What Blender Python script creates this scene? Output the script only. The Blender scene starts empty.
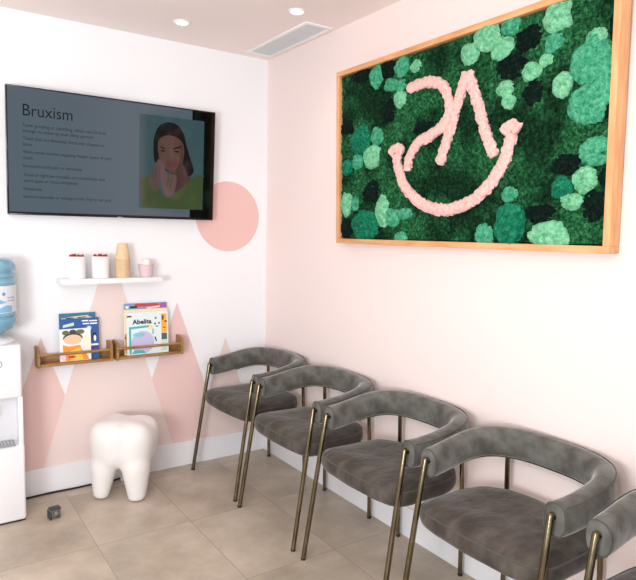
import bpy, bmesh, math, random
from mathutils import Vector, Matrix, noise
random.seed(7)
C = bpy.context.scene.collection
PI = math.pi

# ------------------------------------------------------------------ colour and materials
def lin(c):
    out = []
    for v in c[:3]:
        v = v / 255.0
        out.append(v / 12.92 if v <= 0.04045 else ((v + 0.055) / 1.055) ** 2.4)
    return (out[0], out[1], out[2], 1.0)

def new_mat(name):
    m = bpy.data.materials.new(name); m.use_nodes = True
    nt = m.node_tree; b = nt.nodes['Principled BSDF']
    return m, nt, b

def mat(name, col, rough=0.5, metal=0.0, col2=None, scale=8.0, bump=0.0, bump_scale=60.0, detail=4.0,
        sheen=0.0, spec=None, trans=0.0, stretch=None, lo=0.35, hi=0.65, emit=None, estr=0.0, coat=0.0):
    m, nt, b = new_mat(name)
    N, L = nt.nodes.new, nt.links.new
    b.inputs['Base Color'].default_value = lin(col)
    b.inputs['Roughness'].default_value = rough
    b.inputs['Metallic'].default_value = metal
    if spec is not None: b.inputs['Specular IOR Level'].default_value = spec
    if sheen:
        b.inputs['Sheen Weight'].default_value = sheen
        b.inputs['Sheen Roughness'].default_value = 0.35
    if trans: b.inputs['Transmission Weight'].default_value = trans
    if coat: b.inputs['Coat Weight'].default_value = coat
    if emit:
        b.inputs['Emission Color'].default_value = lin(emit); b.inputs['Emission Strength'].default_value = estr
    tc = N('ShaderNodeTexCoord'); src = tc.outputs['Object']
    if stretch:
        mp = N('ShaderNodeMapping'); mp.inputs['Scale'].default_value = stretch
        L(src, mp.inputs['Vector']); src = mp.outputs['Vector']
    if col2:
        n = N('ShaderNodeTexNoise'); n.inputs['Scale'].default_value = scale; n.inputs['Detail'].default_value = detail
        L(src, n.inputs['Vector'])
        r = N('ShaderNodeValToRGB')
        r.color_ramp.elements[0].position = lo; r.color_ramp.elements[0].color = lin(col)
        r.color_ramp.elements[1].position = hi; r.color_ramp.elements[1].color = lin(col2)
        L(n.outputs['Fac'], r.inputs['Fac']); L(r.outputs['Color'], b.inputs['Base Color'])
    if bump:
        n2 = N('ShaderNodeTexNoise'); n2.inputs['Scale'].default_value = bump_scale; n2.inputs['Detail'].default_value = 3
        L(src, n2.inputs['Vector'])
        bp = N('ShaderNodeBump'); bp.inputs['Strength'].default_value = bump; bp.inputs['Distance'].default_value = 0.01
        L(n2.outputs['Fac'], bp.inputs['Height']); L(bp.outputs['Normal'], b.inputs['Normal'])
    return m

# ------------------------------------------------------------------ mesh helpers
def box(bm, x0, x1, y0, y1, z0, z1, bevel=0.0, seg=2):
    t = bmesh.new()
    bmesh.ops.create_cube(t, size=1.0)
    for v in t.verts:
        v.co = Vector(((x0 + x1) / 2 + v.co.x * (x1 - x0), (y0 + y1) / 2 + v.co.y * (y1 - y0), (z0 + z1) / 2 + v.co.z * (z1 - z0)))
    if bevel: bmesh.ops.bevel(t, geom=t.edges[:], offset=bevel, segments=seg, affect='EDGES', profile=0.5)
    merge(bm, t)

def merge(bm, t):
    mp = {}
    for v in t.verts: mp[v] = bm.verts.new(v.co)
    for f in t.faces:
        try: bm.faces.new([mp[v] for v in f.verts])
        except ValueError: pass
    t.free()

def lathe(bm, prof, n=32, cx=0.0, cy=0.0, close=True):
    rings = []
    for r, z in prof:
        if r < 1e-6: rings.append([bm.verts.new((cx, cy, z))])
        else: rings.append([bm.verts.new((cx + r * math.cos(2 * PI * i / n), cy + r * math.sin(2 * PI * i / n), z)) for i in range(n)])
    for a, b in zip(rings, rings[1:]):
        for i in range(n):
            j = (i + 1) % n
            if len(a) == 1 and len(b) == 1: continue
            if len(a) == 1: bm.faces.new((a[0], b[j], b[i]))
            elif len(b) == 1: bm.faces.new((a[i], a[j], b[0]))
            else: bm.faces.new((a[i], a[j], b[j], b[i]))

def sweep(bm, pts, section, up=Vector((0, 0, 1)), closed=False, caps=True):
    """sweep a section function k -> list of (side, up) offsets along points"""
    n = len(pts); rings = []
    for k in range(n):
        if closed: d = pts[(k + 1) % n] - pts[k - 1]
        else: d = pts[min(k + 1, n - 1)] - pts[max(k - 1, 0)]
        d.normalize()
        s = d.cross(up)
        if s.length < 1e-5: s = Vector((1, 0, 0))
        s.normalize(); u = s.cross(d)
        rings.append([bm.verts.new(pts[k] + s * a + u * b) for a, b in section(k)])
    m = len(rings[0])
    for k in range(n if closed else n - 1):
        A, B = rings[k], rings[(k + 1) % n]
        for i in range(m):
            j = (i + 1) % m
            bm.faces.new((A[i], A[j], B[j], B[i]))
    if caps and not closed:
        bm.faces.new(rings[0]); bm.faces.new(rings[-1][::-1])
    return rings

def circ(r, n=12, sx=1.0, sy=1.0):
    return [(r * sx * math.cos(2 * PI * i / n), r * sy * math.sin(2 * PI * i / n)) for i in range(n)]

def tube(bm, pts, r, n=12, up=Vector((0, 0, 1)), closed=False):
    pts = [Vector(p) for p in pts]
    sweep(bm, pts, lambda k: circ(r, n), up, closed)

def catmull(pts, per=8):
    P = [Vector(p) for p in pts]; P = [P[0] * 2 - P[1]] + P + [P[-1] * 2 - P[-2]]
    out = []
    for i in range(1, len(P) - 2):
        for s in range(per):
            t = s / per
            out.append(0.5 * ((2 * P[i]) + (P[i + 1] - P[i - 1]) * t + (2 * P[i - 1] - 5 * P[i] + 4 * P[i + 1] - P[i + 2]) * t * t
                              + (3 * P[i] - P[i - 1] - 3 * P[i + 1] + P[i + 2]) * t ** 3))
    out.append(P[-2]); return out

def poly(bm, pts, y0, y1):
    """prism from an xz outline, between y0 (front) and y1"""
    a = [bm.verts.new((x, y0, z)) for x, z in pts]; b = [bm.verts.new((x, y1, z)) for x, z in pts]
    n = len(pts)
    fs = [bm.faces.new(a), bm.faces.new(b[::-1])]
    for i in range(n):
        j = (i + 1) % n; bm.faces.new((a[j], a[i], b[i], b[j]))

def ell(cx, cz, rx, rz, n=24, a0=0.0, a1=2 * PI):
    full = abs(a1 - a0 - 2 * PI) < 1e-6
    k = n if full else n + 1
    return [(cx + rx * math.cos(a0 + (a1 - a0) * i / n), cz + rz * math.sin(a0 + (a1 - a0) * i / n)) for i in range(k)]

def obj(name, bm, m, parent=None, smooth=True, angle=40):
    bmesh.ops.recalc_face_normals(bm, faces=bm.faces[:])
    me = bpy.data.meshes.new(name); bm.to_mesh(me); bm.free()
    if m: me.materials.append(m)
    if smooth:
        for p in me.polygons: p.use_smooth = True
        me.set_sharp_from_angle(angle=math.radians(angle))
    o = bpy.data.objects.new(name, me); C.objects.link(o)
    if parent: o.parent = parent
    return o

def tag(o, label=None, cat=None, group=None, kind=None):
    if label: o['label'] = label
    if cat: o['category'] = cat
    if group: o['group'] = group
    if kind: o['kind'] = kind
    return o

def thing(name, label, cat, loc=(0, 0, 0), rot=(0, 0, 0), group=None):
    o = bpy.data.objects.new(name, None); C.objects.link(o); o.empty_display_size = 0.1
    o.location = loc; o.rotation_euler = rot
    return tag(o, label, cat, group)

def copy_tree(o, parent=None):
    c = o.copy(); C.objects.link(c)
    if parent: c.parent = parent
    for ch in list(o.children): copy_tree(ch, c)
    return c

def text_mesh(name, body, size, m, parent, x, z, y, width=None, bold=0.0):
    """lettering lying in the xz plane, facing -y, left end of the baseline at x, z"""
    cu = bpy.data.curves.new(name, 'FONT'); cu.body = body; cu.size = size; cu.extrude = 0.0003; cu.offset = bold; cu.resolution_u = 3
    t = bpy.data.objects.new(name, cu); C.objects.link(t)
    bpy.context.view_layer.update()
    me = bpy.data.meshes.new_from_object(t.evaluated_get(bpy.context.evaluated_depsgraph_get()))
    bpy.data.objects.remove(t)
    xs = [v.co.x for v in me.vertices]; x0, x1 = min(xs), max(xs)
    k = (width / (x1 - x0)) if width else 1.0
    me.transform(Matrix(((k, 0, 0, x - x0 * k), (0, 0, -1, y), (0, 1, 0, z), (0, 0, 0, 1))))
    me.materials.clear(); me.materials.append(m)
    o = bpy.data.objects.new(name, me); C.objects.link(o); o.parent = parent
    return o
# ------------------------------------------------------------------ materials
M = {}
M['paint_pink'] = mat('pink_wall_paint', (238, 221, 217), 0.75, bump=0.04, bump_scale=220, spec=0.25)
M['paint_ceiling'] = mat('pink_ceiling_paint', (244, 231, 228), 0.85, bump=0.03, bump_scale=200, spec=0.2)
M['white_trim'] = mat('white_trim_paint', (238, 238, 241), 0.45, spec=0.4)
M['white_shelf'] = mat('white_lacquer', (240, 240, 241), 0.4)
M['white_plastic'] = mat('white_plastic', (236, 235, 238), 0.35)
M['tooth_plastic'] = mat('white_moulded_plastic', (238, 234, 232), 0.35, col2=(233, 229, 227), scale=5)
M['grey_plastic'] = mat('grey_plastic', (150, 154, 158), 0.4)
M['pale_plastic'] = mat('pale_grey_plastic', (222, 222, 226), 0.4)
M['black_rubber'] = mat('black_rubber', (18, 18, 19), 0.5)
M['dark_steel'] = mat('dark_steel', (150, 158, 156), 0.35, 0.8, col2=(104, 112, 110), scale=60)
M['steel'] = mat('brushed_steel', (200, 204, 204), 0.3, 1.0)
M['brass'] = mat('antique_brass', (128, 116, 92), 0.25, 1.0, col2=(104, 94, 74), scale=14)
M['seat_velvet'] = mat('taupe_velvet', (64, 57, 52), 0.85, col2=(100, 93, 86), scale=11, detail=9, bump=0.3, bump_scale=26, sheen=0.35, spec=0.15, lo=0.38, hi=0.78, stretch=(1, 1.6, 1))
M['back_velvet'] = mat('grey_velvet', (80, 77, 72), 0.85, col2=(113, 113, 108), scale=14, detail=10, bump=0.3, bump_scale=28, sheen=0.6, spec=0.15, lo=0.36, hi=0.7)
M['piping'] = mat('velvet_piping', (82, 80, 76), 0.8, sheen=0.3, spec=0.15)
M['plywood'] = mat('brown_plywood', (150, 112, 78), 0.6, col2=(132, 96, 64), scale=12, stretch=(1, 6, 6))
M['oak'] = mat('honey_oak', (176, 134, 84), 0.5, col2=(136, 96, 54), scale=9, stretch=(1.5, 14, 14), detail=6, bump=0.05, bump_scale=40)
M['pine'] = mat('pale_pine', (228, 172, 120), 0.55, col2=(208, 148, 96), scale=6, stretch=(8, 1.2, 8), detail=5, bump=0.03, bump_scale=30)
M['pine_upright'] = mat('pale_pine_upright', (230, 176, 124), 0.55, col2=(212, 152, 102), scale=6, stretch=(8, 8, 1.2), detail=5, bump=0.03, bump_scale=30)
M['tv_black'] = mat('gloss_black', (10, 10, 11), 0.15)
M['kraft'] = mat('kraft_card', (230, 202, 166), 0.75, col2=(222, 192, 154), scale=30)
M['pink_card'] = mat('lilac_pink_card', (222, 196, 200), 0.7)
M['cream_paper'] = mat('cream_paper', (243, 234, 224), 0.7)
M['red_paper'] = mat('red_paper', (188, 24, 30), 0.6, col2=(150, 14, 22), scale=120)
M['jar_white'] = mat('frosted_white', (242, 240, 240), 0.35)
M['pages'] = mat('paper_edges', (240, 234, 222), 0.8, col2=(228, 220, 206), scale=300, stretch=(1, 40, 1))
M['bottle_blue'] = mat('blue_bottle_plastic', (164, 212, 232), 0.2, trans=0.3, col2=(138, 196, 224), scale=6)
M['label_white'] = mat('bottle_label_paper', (230, 234, 242), 0.45)
M['label_blue'] = mat('label_blue_print', (136, 190, 226), 0.45)
M['neck_clear'] = mat('pale_neck_plastic', (222, 226, 230), 0.25, trans=0.2)

def flat(name, col, rough=0.5): 
    if name not in M: M[name] = mat(name, col, rough)
    return M[name]

# wall behind the television: white with a painted pink circle and triangles
def back_wall_mat():
    m, nt, b = new_mat('white_wall_with_painted_shapes')
    N, L = nt.nodes.new, nt.links.new
    b.inputs['Roughness'].default_value = 0.75; b.inputs['Specular IOR Level'].default_value = 0.25
    tc = N('ShaderNodeTexCoord'); sp = N('ShaderNodeSeparateXYZ'); L(tc.outputs['Object'], sp.inputs[0])
    X, Z = sp.outputs['X'], sp.outputs['Z']
    def math_(op, a, b_=None, clamp=False):
        n = N('ShaderNodeMath'); n.operation = op; n.use_clamp = clamp
        for i, v in enumerate((a, b_)):
            if v is None: continue
            if isinstance(v, (int, float)): n.inputs[i].default_value = v
            else: L(v, n.inputs[i])
        return n.outputs[0]
    def edge(v): return math_('MULTIPLY', v, 900.0, True)          # a painted edge about a millimetre wide
    def tri(xc, apex, slope, top=None):
        d = math_('SUBTRACT', math_('MULTIPLY', math_('SUBTRACT', apex, Z), slope), math_('ABSOLUTE', math_('SUBTRACT', X, xc)))
        e = edge(d)
        if top: e = math_('MULTIPLY', e, edge(math_('SUBTRACT', top, Z)))
        return e
    def circle(xc, zc, r):
        dx = math_('SUBTRACT', X, xc); dz = math_('SUBTRACT', Z, zc)
        return edge(math_('SUBTRACT', r, math_('SQRT', math_('ADD', math_('MULTIPLY', dx, dx), math_('MULTIPLY', dz, dz)))))
    col = None
    def over(prev, c, mask):
        n = N('ShaderNodeMix'); n.data_type = 'RGBA'
        L(mask, n.inputs[0])
        if prev is None: n.inputs[6].default_value = lin((242, 242, 245))
        else: L(prev, n.inputs[6])
        n.inputs[7].default_value = lin(c); return n.outputs[2]
    col = over(col, (234, 193, 188), circle(-0.27, 1.519, 0.2145))
    col = over(col, (234, 202, 198), tri(-1.352, 0.855, 0.35))
    col = over(col, (234, 202, 198), tri(-0.602, 1.005, 0.349))
    col = over(col, (235, 214, 209), tri(-0.285, 0.769, 0.355))
    col = over(col, (235, 217, 212), tri(-0.992, 1.345, 0.300, 1.15))
    L(col, b.inputs['Base Color'])
    n2 = N('ShaderNodeTexNoise'); n2.inputs['Scale'].default_value = 220; L(tc.outputs['Object'], n2.inputs['Vector'])
    bp = N('ShaderNodeBump'); bp.inputs['Strength'].default_value = 0.04; bp.inputs['Distance'].default_value = 0.01
    L(n2.outputs['Fac'], bp.inputs['Height']); L(bp.outputs['Normal'], b.inputs['Normal'])
    return m
M['wall_back'] = back_wall_mat()

def floor_mat():
    m, nt, b = new_mat('beige_stone_tiles')
    N, L = nt.nodes.new, nt.links.new
    b.inputs['Roughness'].default_value = 0.38
    tc = N('ShaderNodeTexCoord')
    mp = N('ShaderNodeMapping'); mp.inputs['Location'].default_value = (0.366 + 0.446 * 20, 0.112 + 0.598 * 20, 0)
    L(tc.outputs['Object'], mp.inputs['Vector'])
    br = N('ShaderNodeTexBrick'); br.offset = 0.0; br.squash = 1.0
    br.inputs['Scale'].default_value = 1.0; br.inputs['Brick Width'].default_value = 0.446; br.inputs['Row Height'].default_value = 0.598
    br.inputs['Mortar Size'].default_value = 0.0017; br.inputs['Mortar Smooth'].default_value = 0.0
    br.inputs['Color1'].default_value = (0, 0, 0, 1); br.inputs['Color2'].default_value = (1, 1, 1, 1)
    br.inputs['Bias'].default_value = 0.0
    L(mp.outputs['Vector'], br.inputs['Vector'])
    # stone clouding, shifted from tile to tile
    sh = N('ShaderNodeVectorMath'); sh.operation = 'MULTIPLY_ADD'; sh.inputs[1].default_value = (3, 5, 9)
    L(br.outputs['Color'], sh.inputs[0]); L(tc.outputs['Object'], sh.inputs[2])
    n = N('ShaderNodeTexNoise'); n.inputs['Scale'].default_value = 3.2; n.inputs['Detail'].default_value = 8; n.inputs['Roughness'].default_value = 0.62
    L(sh.outputs[0], n.inputs['Vector'])
    r = N('ShaderNodeValToRGB')
    e = r.color_ramp.elements; e[0].position = 0.32; e[0].color = lin((162, 149, 134)); e[1].position = 0.68; e[1].color = lin((204, 190, 174))
    mid = r.color_ramp.elements.new(0.5); mid.color = lin((184, 170, 153))
    L(n.outputs['Fac'], r.inputs['Fac'])
    mx = N('ShaderNodeMix'); mx.data_type = 'RGBA'; L(br.outputs['Fac'], mx.inputs[0]); L(r.outputs['Color'], mx.inputs[6])
    mx.inputs[7].default_value = lin((150, 136, 120))
    L(mx.outputs[2], b.inputs['Base Color'])
    bp = N('ShaderNodeBump'); bp.inputs['Strength'].default_value = 0.15; bp.inputs['Distance'].default_value = 0.002; bp.invert = True
    L(br.outputs['Fac'], bp.inputs['Height']); L(bp.outputs['Normal'], b.inputs['Normal'])
    return m
M['floor'] = floor_mat()

def moss_mat(name, dark, mid, light, scale=70, patch=None):
    m, nt, b = new_mat(name)
    N, L = nt.nodes.new, nt.links.new
    b.inputs['Roughness'].default_value = 0.95; b.inputs['Specular IOR Level'].default_value = 0.1
    tc = N('ShaderNodeTexCoord')
    n = N('ShaderNodeTexNoise'); n.inputs['Scale'].default_value = scale; n.inputs['Detail'].default_value = 6; n.inputs['Roughness'].default_value = 0.75
    L(tc.outputs['Object'], n.inputs['Vector'])
    r = N('ShaderNodeValToRGB'); e = r.color_ramp.elements
    e[0].position = 0.36; e[0].color = lin(dark); e[1].position = 0.66; e[1].color = lin(light)
    q = e.new(0.5); q.color = lin(mid)
    L(n.outputs['Fac'], r.inputs['Fac'])
    out = r.outputs['Color']
    if patch:
        n3 = N('ShaderNodeTexNoise'); n3.inputs['Scale'].default_value = 5.5; n3.inputs['Detail'].default_value = 3
        L(tc.outputs['Object'], n3.inputs['Vector'])
        r3 = N('ShaderNodeValToRGB'); r3.color_ramp.elements[0].position = 0.42; r3.color_ramp.elements[1].position = 0.6
        L(n3.outputs['Fac'], r3.inputs['Fac'])
        mx = N('ShaderNodeMix'); mx.data_type = 'RGBA'; mx.blend_type = 'MULTIPLY'
        mx.inputs[0].default_value = 1.0; L(out, mx.inputs[6])
        r3.color_ramp.elements[0].color = (patch, patch, patch, 1); r3.color_ramp.elements[1].color = (1.75, 1.65, 1.6, 1)
        L(r3.outputs['Color'], mx.inputs[7]); out = mx.outputs[2]
    L(out, b.inputs['Base Color'])
    v = N('ShaderNodeTexNoise'); v.inputs['Scale'].default_value = 160; v.inputs['Detail'].default_value = 2; L(tc.outputs['Object'], v.inputs['Vector'])
    bp = N('ShaderNodeBump'); bp.inputs['Strength'].default_value = 0.7; bp.inputs['Distance'].default_value = 0.01
    L(v.outputs['Fac'], bp.inputs['Height']); L(bp.outputs['Normal'], b.inputs['Normal'])
    return m
M['moss_bed'] = moss_mat('deep_green_moss', (4, 26, 15), (18, 66, 38), (52, 112, 70), 70, 0.4)
M['moss_k'] = moss_mat('blackish_green_moss', (2, 10, 8), (6, 22, 17), (20, 44, 34), 90)
M['moss_d'] = moss_mat('emerald_moss', (4, 76, 54), (18, 110, 80), (50, 144, 108), 60)
M['moss_t'] = moss_mat('mint_green_moss', (34, 118, 88), (70, 158, 120), (108, 188, 148), 60)
M['moss_l'] = moss_mat('pale_mint_moss', (78, 154, 114), (116, 188, 144), (156, 214, 174), 60)
M['moss_pink'] = moss_mat('pink_moss', (222, 164, 156), (240, 192, 184), (249, 214, 206), 80)

# ------------------------------------------------------------------ the room
def struct(name, bm, m):
    o = obj(name, bm, m, None, smooth=False); o['kind'] = 'structure'; return o
H = 2.5
bm = bmesh.new(); box(bm, -4.4, 0.1, -5.8, 0.1, -0.1, 0.0); struct('floor', bm, M['floor'])
bm = bmesh.new(); box(bm, -4.4, 0.1, -5.8, 0.1, H, H + 0.1); struct('ceiling', bm, M['paint_ceiling'])
bm = bmesh.new(); box(bm, -4.4, 0.0, 0.0, 0.1, 0.0, H); struct('wall_back', bm, M['wall_back'])
bm = bmesh.new(); box(bm, 0.0, 0.1, -5.8, 0.1, 0.0, H); struct('wall_right', bm, M['paint_pink'])
BT = 0.012
bm = bmesh.new(); box(bm, -4.4, -BT, -BT, 0.0, 0.0, 0.145, 0.002); struct('baseboard_back', bm, M['white_trim'])
bm = bmesh.new(); box(bm, -BT, 0.0, -5.8, 0.0, 0.0, 0.145, 0.002); struct('baseboard_right', bm, M['white_trim'])

# ------------------------------------------------------------------ ceiling fittings
def downlight(x, y, label):
    t = thing('ceiling_downlight', label, 'ceiling light', (x, y, H), group='recessed ceiling downlights')
    bm = bmesh.new(); lathe(bm, [(0.029, -0.001), (0.030, -0.006), (0.037, -0.008), (0.044, -0.004), (0.045, -0.0005)], 40)
    obj('trim_ring', bm, M['white_shelf'], t)
    bm = bmesh.new(); lathe(bm, [(0.0, -0.005), (0.02, -0.0045), (0.029, -0.003)], 32)
    obj('lamp_lens', bm, LENS, t)
LENS = mat('lit_lamp_lens', (255, 252, 246), 0.4, emit=(255, 250, 242), estr=6.0)
downlight(-0.701, -0.336, 'round white downlight glowing in the ceiling above the television wall')
downlight(-0.310, -0.829, 'round white downlight glowing in the ceiling beside the long air vent')

t = thing('ceiling_air_vent', 'long white framed air vent with grey slats set in the ceiling', 'air vent', (-0.115, -0.415, H))
bm = bmesh.new()
x0, x1, y0, y1 = -0.085, 0.085, -0.325, 0.325
w = 0.022
box(bm, x0, x1, y0, y0 + w, -0.008, -0.0002, 0.0015); box(bm, x0, x1, y1 - w, y1, -0.008, -0.0002, 0.0015)
box(bm, x0, x0 + w, y0 + w, y1 - w, -0.008, -0.0002, 0.0015); box(bm, x1 - w, x1, y0 + w, y1 - w, -0.008, -0.0002, 0.0015)
obj('vent_frame', bm, M['white_shelf'], t)
bm = bmesh.new(); box(bm, x0 + w, x1 - w, y0 + w, y1 - w, -0.0016, -0.0003); obj('vent_backing', bm, flat('vent_grey', (186, 188, 192)), t)
bm = bmesh.new()
k = x0 + w + 0.006
while k < x1 - w - 0.004:
    box(bm, k - 0.0022, k + 0.0022, y0 + w, y1 - w, -0.006, -0.0016); k += 0.0085
for yy in (-0.16, 0.0, 0.16): box(bm, x0 + w, x1 - w, yy - 0.002, yy + 0.002, -0.0055, -0.0016)
obj('vent_slats', bm, flat('slat_grey', (222, 224, 227)), t)

# ------------------------------------------------------------------ television
TV = thing('television', 'flat screen television on the white wall showing a Bruxism slide', 'television', (-0.951, -0.0775, 1.803), (math.atan(0.0559), 0, 0))
bm = bmesh.new(); box(bm, -0.549, 0.549, 0.0005, 0.03, -0.312, 0.3135, 0.004); obj('housing', bm, M['tv_black'], TV)
bm = bmesh.new(); box(bm, -0.4, 0.4, 0.03, 0.042, -0.25, 0.12, 0.01); obj('rear_cover', bm, M['black_rubber'], TV)
bm = bmesh.new(); box(bm, -0.2, 0.2, 0.042, 0.06, -0.12, 0.12, 0.002); obj('wall_mount', bm, M['black_rubber'], TV)
bm = bmesh.new()
bz = 0.007
box(bm, -0.549, 0.549, -0.002, 0.0006, 0.3135 - bz, 0.3135, 0.0008); box(bm, -0.549, 0.549, -0.002, 0.0006, -0.312, -0.312 + bz, 0.0008)
box(bm, -0.549, -0.549 + bz, -0.002, 0.0006, -0.305, 0.3065, 0.0008); box(bm, 0.549 - bz, 0.549, -0.002, 0.0006, -0.305, 0.3065, 0.0008)
obj('bezel', bm, M['tv_black'], TV)
bm = bmesh.new(); box(bm, -0.012, 0.016, -0.0032, -0.0018, -0.3145, -0.3075, 0.0006); tag(obj('maker_badge', bm, M['steel'], TV), 'small silver badge')
def lit(name, col, s):
    m = mat(name, (5, 5, 6), 0.07, emit=col, estr=s, spec=0.35)
    return m
SC = obj('screen', (lambda b: (poly(b, [(-0.542, -0.305), (0.542, -0.305), (0.542, 0.3065), (-0.542, 0.3065)], -0.0002, 0.0006), b)[1])(bmesh.new()), lit('dark_screen', (6, 4, 4), 1.0), TV)
def pic(name, pts, col, lay, s=1.0):
    b = bmesh.new(); poly(b, pts, -0.0002 - 0.00012 * lay, -0.0001)
    return obj(name, b, lit('screen_' + name + '_%d' % lay, col, s), SC, smooth=False)
def smooth_pts(pts, per=4):
    p = [Vector((x, 0, z)) for x, z in pts]; n = len(p); out = []
    for i in range(n):
        a, b, c, d = p[i - 1], p[i], p[(i + 1) % n], p[(i + 2) % n]
        for k in range(per):
            t_ = k / per
            v = 0.5 * ((2 * b) + (c - a) * t_ + (2 * a - 5 * b + 4 * c - d) * t_ ** 2 + (3 * b - a - 3 * c + d) * t_ ** 3)
            out.append((v.x, v.z))
    return out
pic('slide_background', [(-0.542, -0.297), (0.403, -0.297), (0.408, 0.3065), (-0.542, 0.3065)], (84, 98, 108), 1)
pic('photo_background', [(0.104, -0.254), (0.482, -0.252), (0.482, 0.255), (0.104, 0.255)], (60, 82, 87), 2)
pic('photo_cushion', [(0.108, -0.194), (0.134, -0.194), (0.134, -0.088), (0.108, -0.088)], (84, 76, 66), 3)
hair = [(0.188, 0.015), (0.182, 0.092), (0.192, 0.158), (0.22, 0.205), (0.266, 0.226), (0.32, 0.216), (0.356, 0.175), (0.376, 0.11), (0.402, 0.033), (0.422, -0.034), (0.379, -0.075), (0.33, -0.061), (0.235, -0.034), (0.2, -0.006)]
pic('photo_hair', smooth_pts(hair), (26, 20, 22), 3)
pic('photo_neck', smooth_pts([(0.3, -0.032), (0.36, -0.004), (0.386, -0.06), (0.404, -0.081), (0.321, -0.155), (0.284, -0.123)]), (74, 54, 50), 4)
pic('photo_face', smooth_pts([(0.208, 0.094), (0.221, 0.134), (0.273, 0.156), (0.339, 0.135), (0.362, 0.086), (0.356, 0.018), (0.33, -0.035), (0.289, -0.049), (0.247, -0.024), (0.217, 0.029)]), (90, 66, 60), 5)
pic('photo_face_shade', smooth_pts([(0.336, 0.118), (0.352, 0.100), (0.360, 0.06), (0.354, 0.018), (0.33, -0.035), (0.310, -0.042), (0.330, 0.0), (0.340, 0.05)]), (70, 49, 45), 5)
pic('photo_sweater', [(0.112, -0.254), (0.123, -0.199), (0.122, -0.132)] + smooth_pts([(0.122, -0.132), (0.155, -0.075), (0.201, -0.072), (0.225, -0.149), (0.261, -0.192), (0.333, -0.154), (0.404, -0.081), (0.454, -0.055), (0.481, -0.064)])[:-5] + [(0.481, -0.065), (0.481, -0.252)], (66, 78, 47), 5)
pic('photo_hand', smooth_pts([(0.161, -0.097), (0.183, -0.029), (0.212, 0.017), (0.229, 0.013), (0.235, -0.014), (0.224, -0.071), (0.219, -0.138), (0.191, -0.162), (0.167, -0.13)]), (88, 74, 72), 7)
pic('photo_hand', smooth_pts([(0.223, -0.004), (0.241, -0.002), (0.265, -0.062), (0.313, -0.059), (0.319, -0.098), (0.303, -0.167), (0.261, -0.186), (0.231, -0.126)]), (100, 80, 78), 7)
for a, b_ in (((0.180, -0.04), (0.176, -0.10)), ((0.199, -0.02), (0.193, -0.11)), ((0.272, -0.075), (0.262, -0.13)), ((0.290, -0.075), (0.280, -0.135))):
    pic('photo_finger_line', [(a[0], a[1]), (a[0] + 0.003, a[1]), (b_[0] + 0.003, b_[1]), (b_[0], b_[1])], (70, 54, 54), 8)
pic('photo_eyebrow', [(0.222, 0.092), (0.25, 0.084), (0.252, 0.075), (0.222, 0.083)], (40, 28, 28), 6)
pic('photo_eyebrow', [(0.295, 0.087), (0.34, 0.103), (0.342, 0.094), (0.297, 0.077)], (40, 28, 28), 6)
pic('photo_eye', ell(0.238, 0.067, 0.014, 0.005, 12), (34, 24, 24), 6)
pic('photo_eye', ell(0.318, 0.069, 0.016, 0.005, 12), (34, 24, 24), 6)
pic('photo_nose', smooth_pts([(0.276, 0.076), (0.287, 0.077), (0.298, 0.033), (0.284, 0.024), (0.27, 0.029)]), (96, 70, 64), 6)
pic('photo_mouth', smooth_pts([(0.256, -0.001), (0.282, 0.009), (0.32, 0.009), (0.312, -0.011), (0.276, -0.016)]), (98, 54, 54), 6)
TXT = lit('slide_lettering', (8, 12, 18), 1.0)
TXT2 = lit('slide_small_lettering', (24, 32, 40), 1.0)
text_mesh('slide_title', 'Bruxism', 0.083, TXT, SC, -0.474, 0.174, -0.0006, 0.232)
for s, z, w in (('Teeth grinding or clenching, which may be loud', 0.121, 0.40), ('enough to wake up your sleep partner', 0.094, 0.338),
                ('Teeth that are flattened, fractured, chipped or', 0.057, 0.395), ('loose', 0.029, 0.042),
                ('Worn tooth enamel, exposing deeper layers of your', -0.008, 0.432), ('tooth', -0.037, 0.044),
                ('Increased tooth pain or sensitivity', -0.076, 0.28), ('Tired or tight jaw muscles, or a locked jaw that', -0.120, 0.398),
                ("won't open or close completely", -0.149, 0.26), ('Headache', -0.189, 0.085), ('Hard to describe or strange tooth only or ear pain', -0.228, 0.43)):
    text_mesh('slide_text_line', s, 0.0235, TXT2, SC, -0.476, z, -0.0006, w)

# ------------------------------------------------------------------ moss picture
MY, MZ = -1.5945, 1.379
MU = thing('moss_wall_picture', 'pine framed green moss picture with pink smiling logo on the pink wall', 'wall art', (0, MY, MZ), (0, -math.atan(0.0233), 0))
HW, HH, DEP, RW = 0.7475, 0.864, 0.06, 0.024
bm = bmesh.new(); box(bm, -DEP, -0.001, -HW, HW, HH - RW, HH, 0.0015); obj('frame_rail', bm, M['pine'], MU)
bm = bmesh.new(); box(bm, -DEP, -0.001, -HW, HW, 0, RW, 0.0015); obj('frame_rail', bm, M['pine'], MU)
for s in (-1, 1):
    bm = bmesh.new(); a, b = sorted((s * HW, s * (HW - RW))); box(bm, -DEP, -0.001, a, b, RW, HH - RW, 0.0015); obj('frame_rail', bm, M['pine_upright'], MU)
bm = bmesh.new(); box(bm, -0.014, -0.004, -HW + RW, HW - RW, RW, HH - RW); obj('backing_board', bm, M['plywood'], MU, smooth=False)
def nz(v): return noise.noise(v)
bm = bmesh.new()
NY, NZ = 230, 136
iy, iz = HW - RW, (RW, HH - RW)
vs = []
for j in range(NZ + 1):
    row = []
    for i in range(NY + 1):
        y = -iy + 2 * iy * i / NY; z = iz[0] + (iz[1] - iz[0]) * j / NZ
        h = 0.045 + 0.006 * nz(Vector((y * 7, z * 7, 1))) + 0.006 * nz(Vector((y * 45, z * 45, 5))) + random.uniform(-0.0025, 0.0035)
        e = min(i, NY - i, j, NZ - j)
        if e == 0: h = 0.02
        row.append(bm.verts.new((-h, y + random.uniform(-0.001, 0.001), z + random.uniform(-0.001, 0.001))))
    vs.append(row)
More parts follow.
